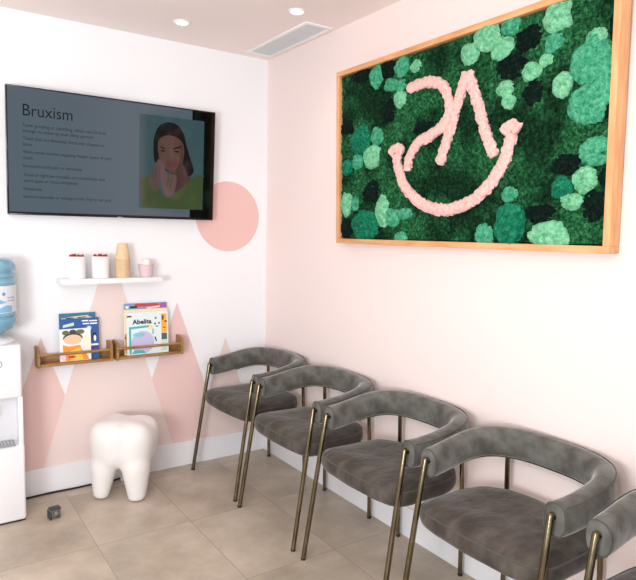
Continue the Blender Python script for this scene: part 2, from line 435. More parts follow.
for j in range(NZ):
    for i in range(NY): bm.faces.new((vs[j][i], vs[j][i + 1], vs[j + 1][i + 1], vs[j + 1][i]))
bed = obj('moss_bed', bm, M['moss_bed'], MU)
MOUNDS = [(-1.152, 2.163, 0.048, 0.052, 't'), (-1.254, 2.109, 0.049, 0.03, 't'), (-1.227, 2.182, 0.059, 0.041, 'k'), (-1.33, 2.173, 0.05, 0.049, 't'), (-1.416, 2.158, 0.035, 0.026, 'l'), (-1.325, 2.092, 0.035, 0.029, 't'), (-1.32, 2.035, 0.044, 0.04, 'l'), (-1.029, 2.187, 0.087, 0.034, 'k'), (-1.23, 1.995, 0.055, 0.06, 'k'), (-1.463, 1.892, 0.06, 0.036, 'k'), (-0.923, 1.958, 0.063, 0.042, 'k'), (-1.04, 1.884, 0.074, 0.071, 'd'), (-1.159, 1.888, 0.046, 0.042, 't'), (-1.122, 1.812, 0.064, 0.04, 'l'), (-1.013, 1.785, 0.045, 0.038, 't'), (-0.921, 1.764, 0.043, 0.039, 'd'), (-1.121, 1.792, 0.058, 0.053, 'l'), (-0.922, 1.58, 0.047, 0.061, 'l'), (-0.994, 1.578, 0.031, 0.036, 't'), (-1.072, 1.474, 0.1, 0.081, 'd'), (-1.202, 1.539, 0.05, 0.077, 'l'), (-1.277, 1.506, 0.048, 0.044, 't'), (-1.36, 1.524, 0.048, 0.028, 't'), (-1.333, 1.415, 0.041, 0.03, 't'), (-0.923, 1.448, 0.058, 0.06, 'k'), (-1.11, 1.624, 0.078, 0.062, 'k'), (-1.808, 2.184, 0.061, 0.055, 'l'), (-1.913, 2.198, 0.044, 0.037, 't'), (-1.877, 2.126, 0.054, 0.043, 'l'), (-1.72, 2.141, 0.044, 0.04, 'l'), (-2.014, 2.016, 0.043, 0.033, 'l'), (-1.9, 1.978, 0.039, 0.031, 'l'), (-1.916, 1.931, 0.03, 0.031, 'l'), (-1.91, 2.054, 0.071, 0.051, 'k'), (-1.994, 2.131, 0.055, 0.049, 'k'), (-2.021, 1.943, 0.047, 0.046, 'k'), (-2.112, 2.179, 0.055, 0.053, 'l'), (-2.098, 2.094, 0.039, 0.034, 't'), (-2.07, 2.041, 0.029, 0.024, 'l'), (-2.247, 2.006, 0.069, 0.082, 't'), (-2.259, 2.073, 0.038, 0.034, 'l'), (-2.299, 1.947, 0.046, 0.063, 't'), (-2.242, 1.869, 0.077, 0.072, 't'), (-2.14, 1.945, 0.041, 0.041, 'l'), (-2.319, 2.092, 0.023, 0.061, 'k'), (-2.312, 1.84, 0.036, 0.035, 'k'), (-1.931, 1.585, 0.036, 0.03, 't'), (-1.939, 1.472, 0.072, 0.085, 'd'), (-1.82, 1.434, 0.047, 0.044, 't'), (-2.05, 1.51, 0.047, 0.034, 'k'), (-2.269, 1.714, 0.056, 0.049, 't'), (-2.307, 1.71, 0.026, 0.029, 'd'), (-2.239, 1.622, 0.048, 0.046, 'l'), (-2.152, 1.598, 0.043, 0.041, 'd'), (-2.191, 1.552, 0.044, 0.031, 'l'), (-2.103, 1.437, 0.087, 0.05, 'l'), (-2.275, 1.539, 0.049, 0.05, 'k'), (-2.165, 1.674, 0.057, 0.037, 'k'), (-2.077, 1.514, 0.057, 0.031, 'k'), (-2.308, 1.624, 0.026, 0.038, 'k')]
def mound(yw, zw, ry, rz, kind, seed):
    y, z = yw - MY, zw - MZ
    flat_ = kind == 'k'
    dep = 0.012 if flat_ else 0.014 + 0.20 * min(ry, rz)
    base = -0.040
    lim_y, lim_z0, lim_z1 = HW - RW + 0.001, RW - 0.002, HH - RW + 0.002
    bm = bmesh.new(); n, rr = 44, 12
    prev = None; rings = []
    for k in range(rr + 1):
        a = (PI / 2) * k / rr; R, hgt = math.cos(a), math.sin(a)
        if k == rr:
            rings.append([bm.verts.new((base - dep, y, z))]); continue
        ring = []
        for i in range(n):
            t_ = 2 * PI * i / n; c, s = math.cos(t_), math.sin(t_)
            p = Vector((c * 1.3 + seed * 3.1, s * 1.3, seed))
            f = 1.03 + 0.22 * nz(p) + 0.12 * nz(p * 3.0 + Vector((9, 1, 4))) + (random.uniform(-0.035, 0.035))
            if flat_: f += 0.22 * nz(p * 3.5)
            yy, zz = y + ry * f * R * c, z + rz * f * R * s
            bump = 0.34 * nz(Vector((yy * 48, zz * 48, seed))) + random.uniform(-0.06, 0.06)
            yy = max(-lim_y, min(lim_y, yy)); zz = max(lim_z0, min(lim_z1, zz))
            ring.append(bm.verts.new((base - dep * (hgt ** 0.8) * (1 + bump), yy, zz)))
        rings.append(ring)
    for A, B in zip(rings, rings[1:]):
        for i in range(n):
            j = (i + 1) % n
            if len(B) == 1: bm.faces.new((A[i], A[j], B[0]))
            else: bm.faces.new((A[i], A[j], B[j], B[i]))
    nm = 'dark_moss_patch' if flat_ else 'moss_mound'
    o = obj(nm, bm, M['moss_' + kind], MU)
    tag(o, {'k': 'blackish green moss patch', 'd': 'emerald green moss mound', 't': 'mint green moss mound', 'l': 'pale mint moss mound'}[kind])
for i, a in enumerate(MOUNDS): mound(*a, seed=i * 1.7 + 0.3)
def stroke(name, pts, r, label, per=10, taper=None):
    P = catmull([(0, y - MY, z - MZ) for y, z in pts], per)
    P = [Vector((-0.052, p.y, p.z)) for p in P]
    bm = bmesh.new(); n = 16
    def sec(k):
        out = []
        for i in range(n):
            a = 2 * PI * i / n
            f = r * (1 + 0.28 * nz(Vector((P[k].y * 70, P[k].z * 70, i * 1.3 + 2))) + random.uniform(-0.16, 0.16))
            e = min(k, len(P) - 1 - k)
            if e == 0: f *= 0.55
            out.append((f * math.cos(a), 0.5 * f * math.sin(a)))
        return out
    sweep(bm, P, sec, up=Vector((-1, 0, 0)))
    tag(obj(name, bm, M['moss_pink'], MU), label)
stroke('logo_stroke', [(-1.371, 2.067), (-1.449, 2.076), (-1.532, 2.069), (-1.584, 2.043), (-1.617, 1.996), (-1.626, 1.95), (-1.612, 1.908), (-1.574, 1.874), (-1.514, 1.85), (-1.447, 1.83), (-1.404, 1.79), (-1.382, 1.744), (-1.379, 1.711)], 0.0235, 'pink moss curved letter stroke', 6)
stroke('logo_stroke', [(-1.718, 2.073), (-1.674, 1.975), (-1.632, 1.861), (-1.574, 1.724)], 0.0245, 'left slanting pink moss stroke', 18)
stroke('logo_stroke', [(-1.718, 2.073), (-1.767, 1.96), (-1.812, 1.838), (-1.863, 1.731)], 0.0245, 'right slanting pink moss stroke', 18)
stroke('logo_smile', [(-1.304, 1.793), (-1.318, 1.73), (-1.362, 1.648), (-1.444, 1.58), (-1.563, 1.539), (-1.66, 1.539), (-1.759, 1.569), (-1.84, 1.622), (-1.897, 1.691), (-1.926, 1.754), (-1.939, 1.81)], 0.0255, 'pink moss smile arc', 9)
stroke('logo_smile_end', [(-1.262, 1.796), (-1.285, 1.815), (-1.315, 1.818), (-1.35, 1.802)], 0.0225, 'pink moss cap on left end of smile', 8)
stroke('logo_smile_end', [(-1.900, 1.812), (-1.920, 1.832), (-1.947, 1.834), (-1.972, 1.814)], 0.0235, 'pink moss cap on right end of smile', 8)

# ------------------------------------------------------------------ armchairs
CX = -0.27
def make_chair():
    t = thing('armchair', '', 'chair', (CX, 0, 0), group='grey velvet armchairs along the pink wall')
    X = lambda x: x - CX                                           # offsets below are measured from the wall
    # seat cushion
    bm = bmesh.new(); n = 72
    cx, ay = -0.275, 0.2690
    def outline(a, k):
        c, s = math.cos(a), math.sin(a)
        if c >= 0:                                                 # rounded towards the wall
            e = 2 / 2.7; x = abs(c) ** e * 0.222; y = math.copysign(abs(s) ** e, s) * ay
        else:                                                      # squarer, gently bowed front
            e = 2 / 7.5; x = -(abs(c) ** e) * 0.196; y = math.copysign(abs(s) ** e, s) * ay
            x -= 0.030 * (abs(c) ** e) * (1 - (y / ay) ** 2)
        r = math.hypot(x, y); k2 = 1 - (1 - k) * 0.235 / max(r, 0.1) if k > 0.8 else k
        return X(cx) + x * k2, y * k2
    prof = [(0.84, 0.4115), (0.92, 0.413), (0.97, 0.420), (0.995, 0.433), (1.0, 0.448), (0.992, 0.462), (0.972, 0.472), (0.94, 0.480), (0.84, 0.489), (0.65, 0.495), (0.42, 0.496), (0.2, 0.494)]
    rings = []
    for k, z in prof:
        rg = []
        for i in range(n):
            x, y = outline(2 * PI * i / n, k)
            zz = z + (0.0035 * noise.noise(Vector((x * 14, y * 14, 3))) if z > 0.475 else 0)
            rg.append(bm.verts.new((x, y, zz)))
        rings.append(rg)
    for A, B in zip(rings, rings[1:]):
        for i in range(n): bm.faces.new((A[i], A[(i + 1) % n], B[(i + 1) % n], B[i]))
    bm.faces.new(rings[0][::-1])
    c = bm.verts.new((X(cx), 0, 0.494))
    for i in range(n): bm.faces.new((rings[-1][i], rings[-1][(i + 1) % n], c))
    seat = obj('seat', bm, M['seat_velvet'], t, angle=60)
    bm = bmesh.new(); tube(bm, [outline(2 * PI * i / 96, 0.973) + (0.4725,) for i in range(96)], 0.0028, 8, closed=True)
    obj('piping', bm, M['piping'], seat)
    bm = bmesh.new(); bot = []; top = []
    for i in range(n):
        x, y = outline(2 * PI * i / n, 0.86); top.append(bm.verts.new((x, y, 0.413)))
        x, y = outline(2 * PI * i / n, 0.84); bot.append(bm.verts.new((x, y, 0.404)))
    for i in range(n): bm.faces.new((bot[i], bot[(i + 1) % n], top[(i + 1) % n], top[i]))
    bm.faces.new(top); bm.faces.new(bot[::-1])
    obj('seat_base', bm, M['black_rubber'], t)
    # curved backrest and arms in one roll
    path = []
    def arm_y(x): return 0.266 - 0.011 * ((-0.25 - x) / 0.158) ** 2
    for i in range(14): x = -0.413 + (0.163) * i / 14; path.append((x, -arm_y(x)))
    for i in range(49):
        a = -PI / 2 + PI * i / 48; e = 2 / 2.55
        path.append((-0.25 + 0.206 * abs(math.cos(a)) ** e, math.copysign(abs(math.sin(a)) ** e, math.sin(a)) * 0.266))
    for i in range(14): x = -0.25 - 0.163 * (i + 1) / 14; path.append((x, arm_y(x)))
    def lev(x): u = max(0, min(1, (x + 0.408) / 0.364)); u = u * u * (3 - 2 * u); return 0.618 + 0.041 * u, 0.052 + 0.003 * u
    P = [Vector((X(x), y, lev(x)[0])) for x, y in path]
    nP = len(P); ns = 28
    def prof_sec(k, grow=1.0):
        h = lev(P[k].x + CX)[1]; e = 2 / 2.6; out = []
        edge = min(k, nP - 1 - k); g = grow * {0: 0.93, 1: 0.985}.get(edge, 1.0)
        for i in range(ns):
            a = 2 * PI * i / ns; c, s = math.cos(a), math.sin(a)
            out.append((math.copysign(abs(c) ** e, c) * 0.0365 * g, math.copysign(abs(s) ** e, s) * h * g))
        return out
    bm = bmesh.new(); sweep(bm, P, prof_sec)
    back = obj('backrest', bm, M['back_velvet'], t, angle=60)
    for end in (0, nP - 1):
        bm = bmesh.new(); h = 0.051 * 0.95; e = 2 / 2.6; pts = []
        for i in range(40):
            a = 2 * PI * i / 40; c, s = math.cos(a), math.sin(a)
            pts.append(Vector((P[end].x - 0.0005, P[end].y + math.copysign(abs(c) ** e, c) * 0.035, P[end].z + math.copysign(abs(s) ** e, s) * h)))
        tube(bm, pts, 0.0026, 8, up=Vector((1, 0, 0)), closed=True); obj('piping', bm, M['piping'], back)
    bm = bmesh.new(); sp = []
    for k in range(1, nP - 1):
        d = (P[k + 1] - P[k - 1]).normalized(); s = d.cross(Vector((0, 0, 1))); h = lev(P[k].x + CX)[1]
        sp.append(P[k] + s * 0.0305 + Vector((0, 0, h * 0.84)))
    tube(bm, sp, 0.002, 6); obj('seam', bm, M['piping'], back)
    bm = bmesh.new()
    sweep(bm, [p - Vector((0, 0, lev(p.x + CX)[1] + 0.001)) for p in P[14:-14]], lambda k: [(-0.012, -0.003), (0.012, -0.003), (0.012, 0.003), (-0.012, 0.003)])
    obj('back_rail', bm, M['brass'], t)
    # legs
    for s in (-1, 1):
        leg_top = Vector((X(-0.431), s * 0.2525, 0.634)); foot = Vector((X(-0.535), s * 0.261, 0.0))
        d = (leg_top - foot)
        bm = bmesh.new()
        pts = [foot + d * f for f in (0.008, 0.2, 0.4, 0.6, 0.8, 1.0)]; r = 0.0105
        pts += [leg_top + d.normalized() * 0.004, leg_top + d.normalized() * 0.0075, leg_top + d.normalized() * 0.0095]
        rr = [r] * 6 + [r * 0.9, r * 0.62, r * 0.2]
        sweep(bm, pts, lambda k: circ(rr[k], 16))
        lg = obj('leg', bm, M['brass'], t)
        bm = bmesh.new(); tube(bm, [foot + d * 0.0001, foot + d * 0.012], 0.0112, 16); obj('foot_cap', bm, M['black_rubber'], lg)
        bm = bmesh.new(); tube(bm, [leg_top - d * 0.015 , leg_top - d * 0.015 + Vector((0.024, 0, 0))], 0.007, 10, up=Vector((0, 1, 0))); obj('fixing', bm, M['black_rubber'], lg)
        bm = bmesh.new()
        tube(bm, [(X(-0.040), s * 0.196, 0.0), (X(-0.046), s * 0.194, 0.3), (X(-0.056), s * 0.190, 0.606)], 0.0095, 14)
        lg = obj('leg', bm, M['brass'], t)
        bm = bmesh.new(); tube(bm, [(X(-0.040), s * 0.196, 0.0), (X(-0.0402), s * 0.196, 0.009)], 0.0105, 14); obj('foot_cap', bm, M['black_rubber'], lg)
    return t
chair0 = make_chair()
CH = [(-0.352, 0.038, 'grey velvet armchair in the corner, farthest along the pink wall'),
      (-0.958, 0.004, 'grey velvet armchair second from the corner along the pink wall'),
      (-1.567, -0.002, 'grey velvet armchair third from the corner, middle of the row'),
      (-2.179, 0.003, 'large looking grey velvet armchair fourth from the corner, next to last'),
      (-2.823, -0.024, 'grey velvet armchair cut off by the right edge of the photo')]
for i, (y, a, lab) in enumerate(CH):
    c = chair0 if i == 0 else copy_tree(chair0)
    c.location = (CX, y, 0); c.rotation_euler = (0, 0, a); c['label'] = lab

# ------------------------------------------------------------------ tooth stool
bm = bmesh.new()
def blob(cx, cy, cz, rx, ry, rz, rot=0.0, n=3):
    t_ = bmesh.new(); bmesh.ops.create_icosphere(t_, subdivisions=n, radius=1.0)
    for v in t_.verts:
        x, y, z = v.co.x, v.co.y, v.co.z
        x, y = x * rx, y * ry
        v.co = Vector((cx + x * math.cos(rot) - y * math.sin(rot), cy + x * math.sin(rot) + y * math.cos(rot), cz + z * rz))
    merge(bm, t_)
SX, SY = -0.990, -0.232
ROT = math.radians(-40)
e1 = Vector((math.cos(ROT), math.sin(ROT), 0)); e2 = Vector((-math.sin(ROT), math.cos(ROT), 0))
def at(a, b): v = e1 * a + e2 * b; return v.x, v.y
def crown_block():
    t_ = bmesh.new(); bmesh.ops.create_icosphere(t_, subdivisions=4, radius=1.0)
    for v in t_.verts:
        x, y, z = v.co
        l = (abs(x) ** 3 + abs(y) ** 3 + abs(z) ** 3.0) ** (1 / 3.0); x, y, z = x / l, y / l, z / l
        w = 0.93 + 0.07 * max(-0.6, z)
        X_, Y_ = x * 0.184 * w, y * 0.150 * w
        Z_ = 0.298 + 0.136 * z
        if z > 0.1:
            k = min(1, (z - 0.1) / 0.5)
            Z_ += k * (0.018 * min(1, abs(x) / 0.55) * min(1, abs(y) / 0.55) - 0.008)
        Y_ -= math.copysign(0.016 * math.exp(-(X_ / 0.03) ** 2) * min(1, abs(y) * 1.5), y)
        v.co = Vector((X_ * math.cos(ROT) - Y_ * math.sin(ROT), X_ * math.sin(ROT) + Y_ * math.cos(ROT), Z_))
    merge(bm, t_)
crown_block()
def root(top, foot, r0, r1):
    t_ = bmesh.new(); pts = []
    for k in range(9):
        f = k / 8; p = Vector(top).lerp(Vector(foot), f); pts.append((p, (0.6 * r0 + 0.4 * r0 * math.sin(min(1, f / 0.4) * PI / 2)) if f < 0.4 else r0 + (r1 - r0) * ((f - 0.4) / 0.6)))
    sweep(t_, [p for p, r in pts], lambda k: circ(pts[k][1], 20), up=Vector((0, 1, 0)))
    merge(bm, t_)
F1 = (-1.112 - SX, -0.212 - SY); F2 = (-0.958 - SX, -0.338 - SY); F3 = (-0.905 - SX, -0.165 - SY)
T1 = at(-0.084, -0.045); T2 = at(0.082, -0.050); T3 = at(0.03, 0.055)
root((T1[0], T1[1], 0.30), (F1[0], F1[1], 0.006), 0.074, 0.040)
root((T2[0], T2[1], 0.30), (F2[0], F2[1], 0.006), 0.078, 0.045)
root((T3[0], T3[1], 0.30), (F3[0], F3[1], 0.006), 0.072, 0.040)
stool = obj('tooth_stool', bm, M['tooth_plastic'])
stool.location = (SX, SY, 0)
md = stool.modifiers.new('remesh', 'REMESH'); md.mode = 'VOXEL'; md.voxel_size = 0.007; md.use_smooth_shade = True
md = stool.modifiers.new('smooth', 'SMOOTH'); md.factor = 0.5; md.iterations = 48
bpy.context.view_layer.update()
me = bpy.data.meshes.new_from_object(stool.evaluated_get(bpy.context.evaluated_depsgraph_get()))
stool.modifiers.clear(); stool.data = me
lo = min(v.co.z for v in me.vertices)
for v in me.vertices: v.co.z = (v.co.z - lo) * 1.0
for p in me.polygons: p.use_smooth = True
tag(stool, 'white plastic stool shaped like a molar tooth on the tiled floor', 'stool')

# ------------------------------------------------------------------ floating shelf and what stands on it
SZ = 1.165
bm = bmesh.new(); box(bm, -1.272, -0.737, -0.132, -0.0005, SZ - 0.027, SZ, 0.003)
tag(obj('floating_shelf', bm, M['white_shelf']), 'white floating shelf holding cups and jars under the television', 'shelf')

def jar(x, label):
    t = thing('jar', label, 'jar', (x, -0.072, SZ), group='white jars on the white shelf')
    bm = bmesh.new()
    lathe(bm, [(0.0, 0.0005), (0.040, 0.0005), (0.044, 0.004), (0.0465, 0.10), (0.047, 0.110), (0.048, 0.114), (0.0465, 0.117), (0.044, 0.114), (0.0435, 0.10), (0.042, 0.008), (0.0, 0.007)], 40)
    obj('jar_body', bm, M['jar_white'], t)
jar(-1.183, 'white jar of red packets at the left end of the shelf')
jar(-1.060, 'white jar of red packets beside the tan paper cups')
bm = bmesh.new(); box(bm, -0.0095, 0.0095, -0.003, 0.003, 0.0, 0.112, 0.001)
first = True
for jx, side in ((-1.183, 'the leftmost jar on the shelf'), (-1.060, 'the jar beside the tan cups')):
    for k in range(9):
        a = 2 * PI * k / 9 + (0.3 if jx < -1.1 else 0.0)
        r = 0.032
        if first: s0 = obj('sachet', bm, M['red_paper']); o = s0; first = False
        else: o = s0.copy(); C.objects.link(o)
        o.location = (jx + r * math.cos(a), -0.072 + r * math.sin(a), SZ + 0.0085 + 0.004 * (k % 3)); o.rotation_euler = (0.0, 0.0, a + PI / 2)
        tag(o, 'red paper packet standing in ' + side, 'packet', 'red packets in ' + side)

bm = bmesh.new()
lathe(bm, [(0.0372, 0.0055), (0.0373, 0.001), (0.0390, 0.0002), (0.0412, 0.0025), (0.0390, 0.0048), (0.0375, 0.006), (0.0275, 0.086), (0.0265, 0.087), (0.0255, 0.0855), (0.0, 0.0845)], 36)
CUPN = 13
cup = None
for k in range(CUPN):
    if cup is None: o = cup = obj('paper_cup', bm, M['kraft'])
    else: o = cup.copy(); C.objects.link(o)
    o.location = (-0.942, -0.072, SZ + 0.0082 * k)
    lab = 'topmost tan paper cup, upside down on the stack on the shelf' if k == CUPN - 1 else ('lowest tan paper cup of the upside down stack, resting on the shelf' if k == 0 else 'tan paper cup nested inside the upside down stack on the shelf')
    tag(o, lab, 'cup', 'tan paper cups stacked on the shelf')
t = thing('snack_tub', 'lilac pink paper tub of cream packets at the right end of shelf', 'tub', (-0.812, -0.072, SZ))
bm = bmesh.new()
lathe(bm, [(0.0, 0.0005), (0.030, 0.0005), (0.033, 0.003), (0.0425, 0.066), (0.0435, 0.069), (0.042, 0.070), (0.0405, 0.067), (0.0315, 0.008), (0.0, 0.007)], 36)
obj('tub_body', bm, M['pink_card'], t)
bm = bmesh.new(); box(bm, -0.014, 0.014, -0.0035, 0.0035, 0.0, 0.084, 0.0015)
c0 = None
for k in range(7):
    a = 2 * PI * k / 7
    if c0 is None: c0 = o = obj('sachet', bm, M['cream_paper'])
    else: o = c0.copy(); C.objects.link(o)
    r = 0.0 if k == 0 else 0.024
    o.location = (-0.812 + r * math.cos(a), -0.072 + r * math.sin(a), SZ + 0.009 + 0.004 * (k % 2)); o.rotation_euler = (0, 0, a + PI / 2)
    tag(o, 'cream paper packet poking out of the lilac pink tub', 'packet', 'cream packets in the pink tub')

# ------------------------------------------------------------------ book racks
def rack(x0, x1, z, label):
    t = thing('book_rack', label, 'book rack', ((x0 + x1) / 2, 0, z), group='oak book racks below the shelf')
    w = (x1 - x0) / 2
    for s in (-1, 1):
        bm = bmesh.new(); a, b = sorted((s * w, s * (w - 0.013)))
        # stepped end panel: tall at the wall, notched towards the front
        pts = [(-0.0885, 0.0), (-0.001, 0.0), (-0.001, 0.106), (-0.055, 0.106), (-0.0885, 0.094)]
        A = [bm.verts.new((a, y, q)) for y, q in pts]; B = [bm.verts.new((b, y, q)) for y, q in pts]
        bm.faces.new(A); bm.faces.new(B[::-1])
        for i in range(len(pts)): bm.faces.new((A[i], B[i], B[(i + 1) % len(pts)], A[(i + 1) % len(pts)]))
        obj('side_panel', bm, M['oak'], t, smooth=False)
    bm = bmesh.new(); box(bm, -w + 0.013, w - 0.013, -0.087, -0.001, 0.003, 0.016, 0.001); obj('bottom_board', bm, M['oak'], t)
    bm = bmesh.new(); box(bm, -w + 0.013, w - 0.013, -0.0105, -0.001, 0.016, 0.045, 0.001); obj('back_board', bm, M['oak'], t)
    bm = bmesh.new(); tube(bm, [(-w + 0.012, -0.079, 0.064), (w - 0.012, -0.079, 0.064)], 0.0075, 14); obj('front_rail', bm, M['oak'], t)
rack(-1.386, -1.004, 0.706, 'oak wall rack on the left, holding the blue and orange picture books')
rack(-0.984, -0.598, 0.706, 'oak wall rack on the right, holding the pale mint picture book')
RZ = 0.706 + 0.0162

def book(label, xc, y, w, h, th, cover, lean, arts, rz=0.0):
    """y is the back of the foot; arts are (name, material, outline, layer)"""
    t = thing('picture_book', label, 'book', (xc, y, RZ + 0.0004), (-lean, 0, rz), group='picture books in the oak racks')
    bm = bmesh.new()
    box(bm, -w / 2, w / 2, -th, -th + 0.0018, 0.0, h); box(bm, -w / 2, w / 2, -0.0018, 0.0, 0.0, h); box(bm, -w / 2, -w / 2 + 0.0018, -th + 0.0018, -0.0018, 0.0, h)
    cv = obj('cover', bm, cover, t, smooth=False)
    bm = bmesh.new(); box(bm, -w / 2 + 0.002, w / 2 - 0.004, -th + 0.002, -0.002, 0.003, h - 0.004); obj('pages', bm, M['pages'], t, smooth=False)
    for nm, mt, pts, lay in arts:
        bm = bmesh.new(); poly(bm, pts, -th - 0.0002 * lay, -th + 0.0005); obj(nm, bm, mt, cv, smooth=False)
    return t, cv, th
F = flat
def rect(x0, x1, z0, z1): return [(x0, z0), (x1, z0), (x1, z1), (x0, z1)]
# left rack, back to front
L1 = 0.09
book('teal blue picture book at the back of the left rack', -1.171, -0.0165, 0.186, 0.252, 0.008, F('cover_teal_blue', (60, 116, 158)), 0.03,
     [('cover_band', F('print_sand', (226, 210, 176)), [(-0.075, 0.206), (0.06, 0.210), (0.078, 0.222), (0.05, 0.238), (-0.02, 0.234), (-0.085, 0.226)], 1),
      ('cover_band', F('print_teal', (34, 128, 138)), rect(-0.09, 0.088, 0.240, 0.249), 1),
      ('cover_lettering', F('print_navy', (36, 52, 92)), [(-0.06, 0.222), (-0.02, 0.224), (-0.02, 0.229), (-0.06, 0.228)], 2),
      ('cover_lettering', F('print_navy', (36, 52, 92)), [(0.0, 0.224), (0.045, 0.226), (0.045, 0.231), (0.0, 0.229)], 2),
      ('cover_spot', F('print_white', (240, 240, 240)), ell(-0.08, 0.212, 0.008, 0.008), 2)])
book('royal blue picture book with white lettering in the left rack', -1.164, -0.0330, 0.200, 0.224, 0.009, F('cover_royal_blue', (42, 92, 160)), 0.045,
     [('cover_lettering', F('print_white', (240, 240, 240)), rect(0.012, 0.045, 0.206, 0.213), 1), ('cover_lettering', F('print_white', (240, 240, 240)), rect(0.050, 0.092, 0.204, 0.211), 1),
      ('cover_lettering', F('print_white', (240, 240, 240)), rect(0.016, 0.05, 0.190, 0.197), 1), ('cover_lettering', F('print_white', (240, 240, 240)), rect(0.054, 0.092, 0.189, 0.196), 1),
      ('cover_flag', F('print_pale_green', (206, 222, 198)), [(-0.085, 0.178), (-0.03, 0.186), (-0.028, 0.204), (-0.085, 0.192)], 1),
      ('cover_moon', F('print_pale_blue', (150, 206, 232)), ell(0.048, 0.168, 0.014, 0.014), 1), ('cover_moon_spot', F('print_white', (240, 240, 240)), ell(0.048, 0.168, 0.008, 0.008), 2),
      ('cover_figure', F('print_dark', (32, 34, 44)), ell(0.076, 0.118, 0.012, 0.026), 1), ('cover_figure_front', F('print_white', (240, 240, 240)), ell(0.078, 0.112, 0.007, 0.017), 2),
      ('cover_snow', F('print_white', (240, 240, 240)), rect(0.055, 0.096, 0.072, 0.082), 1), ('cover_band', F('print_purple', (84, 62, 120)), rect(0.055, 0.096, 0.055, 0.07), 1)])
book('white picture book with a peach face and orange foot in left rack', -1.191, -0.0500, 0.160, 0.172, 0.007, F('cover_white', (240, 238, 236)), 0.06,
     [('cover_leaves', F('print_leaf', (96, 112, 78)), ell(-0.048, 0.152, 0.018, 0.013), 1), ('cover_leaves', F('print_dark_leaf', (64, 76, 56)), ell(-0.012, 0.155, 0.018, 0.013), 1), ('cover_leaves', F('print_leaf', (96, 112, 78)), ell(0.026, 0.154, 0.022, 0.013), 1),
      ('cover_hair', F('print_dark_leaf', (64, 76, 56)), ell(-0.012, 0.122, 0.050, 0.028, 28, -0.2, PI + 0.2), 1),
      ('cover_face', F('print_peach', (246, 198, 166)), ell(-0.012, 0.114, 0.046, 0.027), 2),
      ('cover_scarf', F('print_orange', (240, 152, 52)), [(-0.062, 0.002), (0.07, 0.002), (0.055, 0.035), (0.03, 0.06), (0.025, 0.084), (-0.03, 0.078), (-0.064, 0.088)], 1),
      ('cover_sash', F('print_yellow', (248, 200, 90)), [(-0.02, 0.004), (0.04, 0.004), (0.02, 0.07), (-0.035, 0.05)], 2),
      ('cover_badge', F('print_red', (214, 60, 44)), ell(-0.02, 0.022, 0.02, 0.007), 3),
      ('cover_shirt', F('print_rose', (238, 214, 220)), rect(-0.078, -0.05, 0.004, 0.04), 2),
      ('cover_figure', F('print_cream', (250, 236, 206)), ell(0.058, 0.105, 0.016, 0.034), 2)])
# right rack
book('picture book with a red and purple top at the back of right rack', -0.796, -0.0165, 0.246, 0.288, 0.009, F('cover_pale_blue', (120, 160, 196)), 0.03,
     [('cover_band', F('print_red_band', (214, 58, 54)), [(-0.065, 0.268), (0.082, 0.270), (0.07, 0.285), (-0.065, 0.286)], 1),
      ('cover_corner', F('print_violet', (168, 92, 168)), [(0.078, 0.252), (0.12, 0.252), (0.12, 0.286), (0.085, 0.286)], 1),
      ('cover_arc', F('print_rose', (238, 190, 200)), [(0.01, 0.254), (0.085, 0.262), (0.078, 0.270), (0.0, 0.262)], 2),
      ('cover_lettering', F('print_dark', (32, 34, 44)), rect(-0.092, -0.05, 0.262, 0.272), 2),
      ('cover_spot', F('print_white', (240, 240, 240)), ell(-0.108, 0.268, 0.01, 0.008), 2)])
book('cream picture book standing behind the mint book in right rack', -0.800, -0.0345, 0.252, 0.256, 0.008, F('cover_cream', (244, 222, 186)), 0.045,
     [('cover_band', F('print_tan', (206, 160, 96)), rect(-0.124, -0.114, 0.01, 0.12), 1), ('cover_mark', F('print_dark', (32, 34, 44)), rect(-0.123, -0.116, 0.092, 0.104), 2)])
